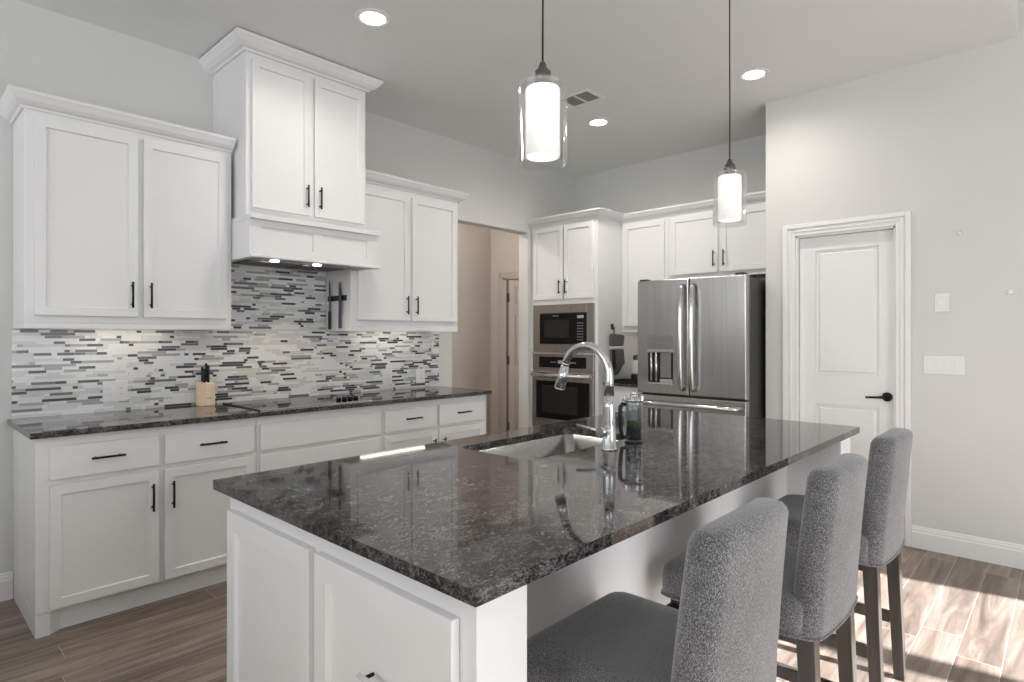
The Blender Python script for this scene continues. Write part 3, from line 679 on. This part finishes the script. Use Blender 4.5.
bm = NB(); box(bm, (DU0, .960, .0004), (DU1, .9745, .014), .002, MF); box(bm, (1.60, .975, .0013), (1.708, 1.005, .012), .002, MF); build('drip_tray', bm, M_handle, ld)
rd = build('door', fdoor(FS + .003, FX1, .884, 1.778), M_steel, root)
for k, (u, d_) in enumerate(((FS - .045, ld), (FS + .045, rd))):
    bm = NB(); sg = -1 if k == 0 else 1
    pts = [(u, .93, .012), (u, .945, .045), (u - sg * 0, 1.1, .058), (u, 1.32, .062), (u, 1.54, .058), (u, 1.705, .045), (u, 1.72, .012)]
    tb = NB(); tube(tb, pts, [.014, .015, .0155, .016, .0155, .015, .014], 14)
    for v in tb.verts: v.co.x = u + (v.co.x - u) * 1.15
    merge(bm, tb, MF); build('handle', bm, M_handle, d_)
fd = build('freezer_drawer', fdoor(FX0, FX1, .455, .874), M_steel, root)
bm = NB(); tube(bm, [(FX0 + .05, .815, .005), (FX0 + .055, .815, .045), (1.6, .815, .055), (FS, .815, .058), (2.07, .815, .055), (FX1 - .055, .815, .045), (FX1 - .05, .815, .005)], [.014, .016, .017, .017, .017, .016, .014], 14, MF); build('handle', bm, M_handle, fd)
fd = build('freezer_drawer', fdoor(FX0, FX1, .06, .445), M_steel, root)
bm = NB(); tube(bm, [(FX0 + .05, .385, .005), (FX0 + .055, .385, .045), (FS, .385, .058), (FX1 - .055, .385, .045), (FX1 - .05, .385, .005)], [.014, .016, .017, .016, .014], 14, MF); build('handle', bm, M_handle, fd)
for u in (FX0 + .05, FX1 - .05):
    bm = NB(); box(bm, (u - .035, 1.7785, -.07), (u + .035, 1.79, -.005), .003, MF); build('hinge_cover', bm, M_darkside, root)

# ------------------------------------------------------------ island
IX0, IX1, IY0, IY1 = 2.105, 3.227, .681, 3.138
def round_rect(x0, x1, y0, y1, r, n=8):
    out = []
    for cx, cy, a0 in ((x1 - r, y1 - r, 0), (x0 + r, y1 - r, 90), (x0 + r, y0 + r, 180), (x1 - r, y0 + r, 270)):
        for k in range(n + 1):
            a = R(a0 + 90 * k / n); out.append((cx + r * math.cos(a), cy + r * math.sin(a)))
    return out
SK = (2.245, 2.612, 1.518, 2.200)
bm = NB()
def loop_slab(bm, outer, inner, z0, z1):
    def ring(pts, z): return [bm.verts.new((x, y, z)) for x, y in pts]
    for z in (z0, z1):
        o = ring(outer, z); i = ring(inner, z); es = []
        for r_ in (o, i):
            for k in range(len(r_)): es.append(bm.edges.new((r_[k], r_[(k + 1) % len(r_)])))
        bmesh.ops.triangle_fill(bm, use_beauty=True, use_dissolve=False, edges=es)
        if z == z0: lo = (o, i)
        else: hi = (o, i)
    for a, c in zip(lo, hi):
        for k in range(len(a)): bm.faces.new([a[k], a[(k + 1) % len(a)], c[(k + 1) % len(a)], c[k]])
e = .004
loop_slab(bm, [(IX1, IY1), (IX0, IY1), (IX0, IY0), (IX1, IY0)], round_rect(*SK, .045), .8865, .914)
tag(build('island_countertop', bm, M_granite, origin=(2.66, 1.9, .8865)), 'large polished dark granite island countertop with sink cutout', 'countertop')
# island cabinet
BX0, BXR, BX1, BY0, BYW, BF0, BY1 = 2.152, 2.965, 3.197, .711, .842, 2.945, 3.10
root = thing('kitchen_island', (2.66, 1.9, 0), 'white kitchen island cabinet with panelled end and open knee space for stools', 'kitchen island')
bm = NB()
box(bm, (BX0, BY0 + .02, .0), (BX0 + .03, BY1, .886)); box(bm, (BXR - .02, BY0 + .02, .0), (BXR, BY1, .886)); box(bm, (BX0, BY0, 0), (BX1, BY0 + .02, .886)); box(bm, (BX0 + .03, BY1 - .02, 0), (BXR, BY1, .886))
box(bm, (BX0 + .03, BY0 + .02, .08), (BXR - .02, BY1 - .02, .10))
build('body', bm, M_cab, root)
bm = NB(); box(bm, (BXR + .0002, BY0 + .0201, 0), (BX1, BYW, .886)); build('end_post', bm, M_cab, root)
bm = NB(); box(bm, (BXR + .0002, BF0, 0), (BX1, BY1, .886), .0015); build('end_post', bm, M_cab, root)
ME = frame((0, BY0, 0), '-Y')
for i, (a, c) in enumerate(((2.180, 2.648), (2.676, 3.155))):
    bm = NB(); slab_door(bm, ME, a, c, .115, .838, .0005, rail=.072); p = build('door', bm, M_cab, root)
    if i == 1:
        bm = NB(); cyl(bm, (2.90, .655, .045), (3.02, .655, .045), .005, n=12, M=ME); pb = build('handle', bm, M_white_plastic, p, 'short pale horizontal bar handle')
        bm = NB(); cyl(bm, (2.915, .652, .0195), (2.915, .652, .043), .004, n=10, M=ME); cyl(bm, (2.975, .652, .0195), (2.975, .652, .043), .004, n=10, M=ME); build('handle_post', bm, M_black, pb)
MBk = Matrix(((0, 0, -1, BX0), (-1, 0, 0, 0), (0, 1, 0, 0), (0, 0, 0, 1)))   # faces -X; u=-Y
for k in range(5):
    y0 = .73 + k * .472; bm = NB(); slab_door(bm, MBk, -(y0 + .455), -y0, .115, .838, .0005); p = build('door', bm, M_cab, root)
    pull(MBk, -(y0 + (.03 if k % 2 else .425)), .72, .02, .135, p)
# sink
root = thing('kitchen_sink', (2.43, 1.86, .70), 'undermount stainless steel sink bowl set in the island granite', 'sink')
bm = NB(); x0, x1, y0, y1 = SK
def lofted(bm, loops, cap_last=True, cap_first=False, smooth=True, mi=0):
    vs = [[bm.verts.new(p) for p in L] for L in loops]; n = len(vs[0])
    for a, c in zip(vs, vs[1:]):
        for k in range(n):
            f = bm.faces.new([a[k], a[(k + 1) % n], c[(k + 1) % n], c[k]]); f.smooth = smooth; f.material_index = mi
    if cap_last: bm.faces.new(vs[-1]).smooth = smooth
    if cap_first: bm.faces.new(vs[0][::-1]).smooth = smooth
L = []
for d_, z in ((.03, .8855), (-.003, .8855), (-.002, .70), (-.006, .675), (-.02, .662), (-.05, .658)):
    L.append([(x, y, z) for x, y in round_rect(x0 - d_, x1 + d_, y0 - d_, y1 + d_, max(.045 + d_ * .6, .02), 8)])
L2 = []
for d_, z in ((-.05, .652), (-.016, .655), (.002, .70), (.002, .880), (.03, .8825)):
    L2.append([(x, y, z) for x, y in round_rect(x0 - d_, x1 + d_, y0 - d_, y1 + d_, max(.045 + d_ * .6, .02), 8)])
vs = [[bm.verts.new(p) for p in l] for l in L + L2]; n = len(vs[0])
order = list(zip(vs, vs[1:])); order.append((vs[-1], vs[0]))
order = [o for i, o in enumerate(order) if i != len(L) - 1]
for a, c in order:
    for k in range(n):
        f = bm.faces.new([a[k], a[(k + 1) % n], c[(k + 1) % n], c[k]]); f.smooth = True
bm.faces.new(vs[len(L) - 1]); bm.faces.new(vs[len(L)])
build('bowl', bm, M_steelh, root)
bm = NB(); lathe(bm, [(0, .0), (.04, .0), (.044, .003), (.036, .004), (.03, .001), (0, .001)], (2.43, 1.86, .6585), 28); build('drain', bm, M_chrome, root)
# faucet
fx_, fy_ = 2.692, 1.868
root = thing('kitchen_faucet', (fx_, fy_, .9142), 'tall chrome gooseneck pull-down faucet behind the island sink', 'faucet')
bm = NB(); lathe(bm, [(0, 0), (.030, 0), (.030, .006), (.026, .010), (.0245, .10), (.022, .16), (.0195, .20), (0, .20)], (fx_, fy_, .9142), 32); build('body', bm, M_chrome, root)
bm = NB(); pts = []; r0 = .106; zc = 1.190
pts += [(fx_, fy_, 1.1145), (fx_, fy_, 1.17), (fx_, fy_, zc)]
for k in range(1, 15):
    a = math.pi * k / 14 * .87; pts.append((fx_ - r0 + r0 * math.cos(a), fy_, zc + r0 * 1.03 * math.sin(a)))
lx, lz = pts[-1][0], pts[-1][2]
tube(bm, pts, [.0195, .0170] + [.0155] * (len(pts) - 2), 18); build('spout', bm, M_chrome, root)
a = math.pi * .93; dv = Vector((-math.sin(a), 0, math.cos(a))).normalized(); dv = Vector((-.30, 0, -1)).normalized()
bm = NB(); p0 = Vector((lx, fy_, lz)); cyl(bm, p0, p0 + dv * .012, .0150, .0160, 20); cyl(bm, p0 + dv * .013, p0 + dv * .105, .0160, .0225, 22); cyl(bm, p0 + dv * .105, p0 + dv * .112, .0225, .019, 22)
build('spray_head', bm, M_chrome, root)
bm = NB(); cyl(bm, (fx_, fy_ - .018, .985), (fx_, fy_ - .062, .985), .0185, .0175, 22); hb = build('valve_hub', bm, M_chrome, root)
bm = NB(); tube(bm, [(fx_ - .012, fy_ - .045, .987), (fx_ - .05, fy_ - .045, .992), (fx_ - .115, fy_ - .045, 1.0)], [.0075, .006, .0055], 12); build('lever', bm, M_chrome, hb)
# glass jug with black handle and green scrubber inside
jx, jy, jz = 2.672, 2.072, .9143
root = thing('glass_jug', (jx, jy, jz), 'clear glass jug with black handle holding a green scrubber, behind the faucet', 'jug')
bm = NB(); lathe(bm, [(0, .004), (.033, .004), (.035, .008), (.034, .15), (.037, .16), (.034, .162), (.0315, .15), (.032, .012), (0, .012)], (jx, jy, jz), 36); build('glass_body', bm, M_smoke, root)
bm = NB(); lathe(bm, [(0, 0), (.037, 0), (.037, .004), (0, .004)], (jx, jy, jz - .0001), 32); build('base', bm, M_rubber, root)
bm = NB(); random.seed(4)
lathe(bm, [(0, .013), (.031, .013), (.031, .060), (0, .060)], (jx, jy, jz), 24); build('dark_filling', bm, M_rubber, root)
bm = NB(); lathe(bm, [(0, .0605), (.03, .0605), (.031, .068), (.029, .077), (.015, .082), (0, .080)], (jx, jy, jz), 24)
for v in bm.verts: v.co += Vector((random.uniform(-.002, .002), random.uniform(-.002, .002), random.uniform(-.001, .003)))
build('green_scrubber', bm, M_green, root)
hx_, hy_ = -.55, -.83
bm = NB(); P = lambda q, z: (jx + hx_ * q, jy + hy_ * q, jz + z)
tube(bm, [P(.034, .15), P(.048, .153), P(.058, .140), P(.059, .10), P(.055, .05), P(.05, .022), P(.036, .02)], [.008, .009, .009, .008, .008, .008, .007], 10); build('handle', bm, M_rubber, root)
bm = NB(); lathe(bm, [(0, .163), (.037, .163), (.040, .168), (.030, .176), (.012, .180), (.012, .190), (.016, .196), (0, .200)], (jx, jy, jz), 10)
for k in range(10):
    a = k * .628; cyl(bm, (jx + .035 * math.cos(a), jy + .035 * math.sin(a), jz + .168), (jx + .038 * math.cos(a), jy + .038 * math.sin(a), jz + .186), .006, .003, 6, smooth=False)
build('lid', bm, M_chrome, root)

# ------------------------------------------------------------ bar stools
def rr_section(cx, cy, z, hd, hw, rad, bow, n=6, skew=0.0, crown_=0.0):
    pts = []
    for sx_, sy_, a0 in ((1, 1, 0), (-1, 1, 90), (-1, -1, 180), (1, -1, 270)):
        for k in range(n + 1):
            a = R(a0 + 90 * k / n)
            pts.append((sx_ * (hd - rad) + rad * math.cos(a), sy_ * (hw - rad) + rad * math.sin(a)))
    # subdivide long faces so the bow is smooth
    out = []
    for i, p in enumerate(pts):
        q = pts[(i + 1) % len(pts)]; out.append(p)
        m_ = int(math.dist(p, q) / .035)
        for t in range(1, m_ + 1): out.append((p[0] + (q[0] - p[0]) * t / (m_ + 1), p[1] + (q[1] - p[1]) * t / (m_ + 1)))
    return [(cx + x + bow * (1 - (y / hw) ** 2), cy + y, z + crown_ * (1 - (y / hw) ** 2)) for x, y in out]
def make_stool(cy):
    root = thing('bar_stool', (3.24, cy, 0), 'x', 'bar stool', 'grey upholstered bar stools along the island')
    XF, XB = 3.02, 3.455
    # seat
    bm = NB(); L = []
    hd, hw, cx = (XB - .02 - XF) / 2, .224, (XF + XB - .02) / 2
    for dz, ins, rad in ((.546, .004, .03), (.550, 0, .03), (.605, 0, .03), (.627, .003, .032), (.641, .014, .04), (.649, .035, .05), (.653, .075, .06)):
        L.append(rr_section(cx, cy, dz, hd - ins, hw - ins, rad, 0))
    n0 = min(len(l) for l in L)
    def even(l, n=64):
        d = [0]
        for i in range(len(l)): d.append(d[-1] + math.dist(l[i], l[(i + 1) % len(l)]))
        T = d[-1]; out = []; j = 0
        for k in range(n):
            t = T * k / n
            while d[j + 1] < t: j += 1
            u = (t - d[j]) / max(1e-9, d[j + 1] - d[j]); a, c = Vector(l[j]), Vector(l[(j + 1) % len(l)]); out.append(tuple(a.lerp(c, u)))
        return out
    # keep vertex correspondence by angle-ordered resampling
    lofted(bm, [even(l) for l in L], True, True); st = build('seat', bm, M_fabric, root)
    bm = NB(); ring = even(rr_section(cx, cy, .548, hd + .001, hw + .001, .03, 0), 64); tube(bm, ring + [ring[0]], .004, 8); build('piping', bm, M_fabric, st)
    # back
    bm = NB(); L = []
    def bx(z): t = (z - .53) / .45; return 3.424 + .028 * t + .012 * t * t
    for z, ins in ((.542, .004), (.547, 0), (.59, 0), (.64, 0), (.70, 0), (.76, 0), (.82, 0), (.88, 0), (.93, 0), (.955, 0), (.968, .004), (.977, .012), (.982, .024)):
        t = max(0, (z - .53) / .45); hw_ = .206 - .027 * t - (.004 if .6 < z < .7 else 0); hd_ = .040 - .001 * t
        cr = .012 * max(0, (z - .80) / .18)
        L.append(even(rr_section(bx(z), cy, z, hd_ - ins, hw_ - ins * 1.2, min(.036, hd_ - ins - .001), .018, crown_=cr), 96))
    lofted(bm, L, True, True); bk = build('backrest', bm, M_fabric, root)
    bm = NB(); ring = even(rr_section(bx(.544), cy, .543, .0405, .2065, .036, .018), 96); tube(bm, ring + [ring[0]], .0035, 8); build('piping', bm, M_fabric, bk)
    # apron under the seat
    bm = NB(); box(bm, (XF + .02, cy - .185, .51), (XB - .012, cy + .185, .544), .002); build('seat_frame', bm, M_legwood, root)
    # legs
    def leg(x0, y0, z0, x1, y1, z1, w0, w1):
        bm = NB(); A = []; B_ = []
        for sx_, sy_ in ((-1, -1), (1, -1), (1, 1), (-1, 1)):
            A.append(bm.verts.new((x0 + sx_ * w0, y0 + sy_ * w0, z0))); B_.append(bm.verts.new((x1 + sx_ * w1, y1 + sy_ * w1, z1)))
        for k in range(4): bm.faces.new([A[k], A[(k + 1) % 4], B_[(k + 1) % 4], B_[k]])
        bm.faces.new(A[::-1]); bm.faces.new(B_)
        bmesh.ops.recalc_face_normals(bm, faces=bm.faces[:]); bmesh.ops.bevel(bm, geom=bm.edges[:], offset=.0025, segments=2, profile=.5, affect='EDGES')
        return build('leg', bm, M_legwood, root)
    for s in (-1, 1):
        leg(3.058, cy + s * .185, .51, 3.035, cy + s * .187, 0, .022, .017)
        leg(3.434, cy + s * .172, .541, 3.458, cy + s * .180, 0, .023, .0185)
        bm = NB(); box(bm, (3.06, cy + s * .180 - .011, .21), (3.43, cy + s * .180 + .011, .252), .002); build('stretcher', bm, M_legwood, root)
    bm = NB(); box(bm, (3.033, cy - .168, .135), (3.052, cy + .168, .177), .002); build('footrest', bm, M_legwood, root)
    return root
s1 = make_stool(1.188)
KIDS = list(bpy.data.objects)
s2 = copy_tree(s1); s2.location.y = 1.87
s3 = copy_tree(s1); s3.location.y = 2.56
s1['label'] = 'grey upholstered bar stool nearest the panelled island end, cut by the picture edge'
s2['label'] = 'grey upholstered bar stool in the middle of the three at the island'
s3['label'] = 'grey upholstered bar stool nearest the pantry door, whole back and rear legs visible'

# ------------------------------------------------------------ pendants
def pendant(x, y, label):
    zb = 1.880; zt = 2.135
    root = thing('pendant_lamp', (x, y, CZ), label, 'pendant lamp', 'glass pendant lamps over the island')
    bm = NB(); Rr = .0785
    lathe(bm, [(.020, zt), (.06, zt), (Rr - .006, zt - .003), (Rr, zt - .010), (Rr, zb), (Rr - .004, zb), (Rr - .004, zt - .011), (Rr - .008, zt - .008), (.06, zt - .005), (.020, zt - .005)], (x, y, 0), 48, closed=True); build('outer_glass', bm, M_glass, root)
    bm = NB(); lathe(bm, [(.054, zb + .022), (.054, zt - .022), (.052, zt - .018), (.02, zt - .016), (.02, zt - .02), (.048, zt - .022), (.050, zt - .025), (.050, zb + .022)], (x, y, 0), 40, closed=True); sh = build('inner_shade', bm, M_shade, root)
    bm = NB(); cyl(bm, (x, y, zb + .030), (x, y, zb + .034), .0495, n=36); build('shade_bottom', bm, M_bottom, sh)
    bm = NB(); lathe(bm, [(0, zt - .03), (.016, zt - .03), (.018, zt - .0055), (.027, zt + .0005), (.027, zt + .034), (.016, zt + .044), (.010, zt + .062), (.004, zt + .070), (0, zt + .070)], (x, y, 0), 24); build('socket_cap', bm, M_nickel, root)
    bm = NB(); tube(bm, [(x, y, zt + .028), (x + .001, y, zt + .3), (x, y, zt + .6), (x, y, CZ - .02)], .0032, 8); build('cord', bm, M_black, root)
    bm = NB(); lathe(bm, [(0, CZ - .0005), (.06, CZ - .0005), (.06, CZ - .012), (.052, CZ - .022), (.008, CZ - .024), (0, CZ - .024)], (x, y, 0), 32); build('canopy', bm, M_nickel, root)
    return root
pendant(2.728, 1.443, 'clear glass cylinder pendant lamp with opal inner shade hanging near the island end')
pendant(2.728, 2.857, 'clear glass cylinder pendant lamp with opal inner shade hanging in front of the fridge cabinets')

# ------------------------------------------------------------ ceiling fittings
def downlight(x, y, label, pw=58):
    root = thing('recessed_downlight', (x, y, CZ), label, 'ceiling light', 'recessed ceiling downlights')
    bm = NB(); lathe(bm, [(.066, -.001), (.066, -.004), (.088, -.006), (.098, -.004), (.100, -.0005)], (x, y, CZ), 40); 
    build('trim_ring', bm, M_white_plastic, root)
    bm = NB(); cyl(bm, (x, y, CZ - .0032), (x, y, CZ - .0008), .0655, n=36); build('lens', bm, M_can, root)
    d = bpy.data.lights.new('downlight', 'SPOT'); d.energy = pw; d.spot_size = R(172); d.spot_blend = 1.0; d.shadow_soft_size = .06; d.color = (1, .93, .83)
    o = bpy.data.objects.new('downlight_beam', d); C.objects.link(o); o.location = (x, y, CZ - .012)
downlight(1.185, 1.848, 'lit recessed downlight on the ceiling closest to the tall hood cabinet', 40)
downlight(1.165, 3.99, 'lit recessed downlight just behind the ceiling vent', 66)
downlight(2.42, 3.96, 'lit recessed downlight near the top corner of the pantry wall', 34)
d = bpy.data.lights.new('hall_lamp', 'POINT'); d.energy = 21; d.shadow_soft_size = .1; d.color = (1, .94, .88)
o = bpy.data.objects.new('hall_lamp', d); C.objects.link(o); o.location = (-.7, 3.6, 2.7)
vx0, vx1, vy0, vy1 = 1.21, 1.49, 3.39, 3.605
root = thing('ceiling_vent', (1.35, 3.5, CZ), 'white rectangular two-section air vent grille on the ceiling', 'vent')
bm = NB(); box(bm, (vx0 + .02, vy0 + .02, CZ - .003), (vx1 - .02, vy1 - .02, CZ - .0005)); build('backing', bm, M_void, root)
bm = NB(); M = I4
for a, c in (((vx0, vy0), (vx1, vy0 + .024)), ((vx0, vy1 - .024), (vx1, vy1)), ((vx0, vy0 + .024), (vx0 + .024, vy1 - .024)), ((vx1 - .024, vy0 + .024), (vx1, vy1 - .024)), ((1.343, vy0 + .024), (1.357, vy1 - .024))):
    box(bm, (*a, CZ - .008), (*c, CZ - .0005), .001)
build('frame', bm, M_white_plastic, root)
bm = NB()
for k in range(9):
    y = vy0 + .034 + k * .0178
    box(bm, (vx0 + .0245, y, CZ - .0045), (1.3425, y + .008, CZ - .0032)); box(bm, (1.3575, y, CZ - .0045), (vx1 - .0245, y + .008, CZ - .0032))
build('louvers', bm, M_louver, root)

# ------------------------------------------------------------ switches and small things on the pantry wall
root = thing('light_switch', (3.373, YR, 1.157), 'wide white four-gang rocker switch plate on the wall beside the pantry door', 'light switch')
bm = NB(); box(bm, (3.268, 1.10, .0003), (3.478, 1.215, .006), .0015, MR); build('plate', bm, M_white_plastic, root)
for k in range(4):
    u = 3.304 + k * .046; bm = NB(); box(bm, (u - .0165, 1.124, .0062), (u + .0165, 1.191, .0085), .001, MR); build('rocker', bm, M_white_plastic, root)
root = thing('wall_control', (3.363, YR, 1.545), 'small white wall control above the four-gang switch plate', 'wall control')
bm = NB(); box(bm, (3.327, 1.488, .0003), (3.400, 1.603, .006), .0015, MR); build('plate', bm, M_white_plastic, root)
bm = NB(); box(bm, (3.342, 1.512, .0062), (3.385, 1.580, .012), .002, MR); build('rocker', bm, M_white_plastic, root)
bm = NB(); lathe(bm, [(0, .0003), (.014, .0003), (.014, .004), (.008, .010), (.007, .022), (.011, .028), (0, .030)], (0, 0, 0), 20, M=frame((3.452, YR, 1.962), '-Y'))
tag(build('coat_peg', bm, M_white_plastic, origin=(3.452, YR, 1.962)), 'tiny white knob high on the pantry wall', 'wall hook')
bm = NB(); lathe(bm, [(0, .0003), (.018, .0003), (.018, .006), (.014, .012), (0, .014)], (0, 0, 0), 20, M=frame((3.686, YR, 1.593), '-Y'))
tag(build('wall_cover_disc', bm, M_white_plastic, origin=(3.686, YR, 1.593)), 'small round white cap on the pantry wall near the picture edge', 'wall cap')
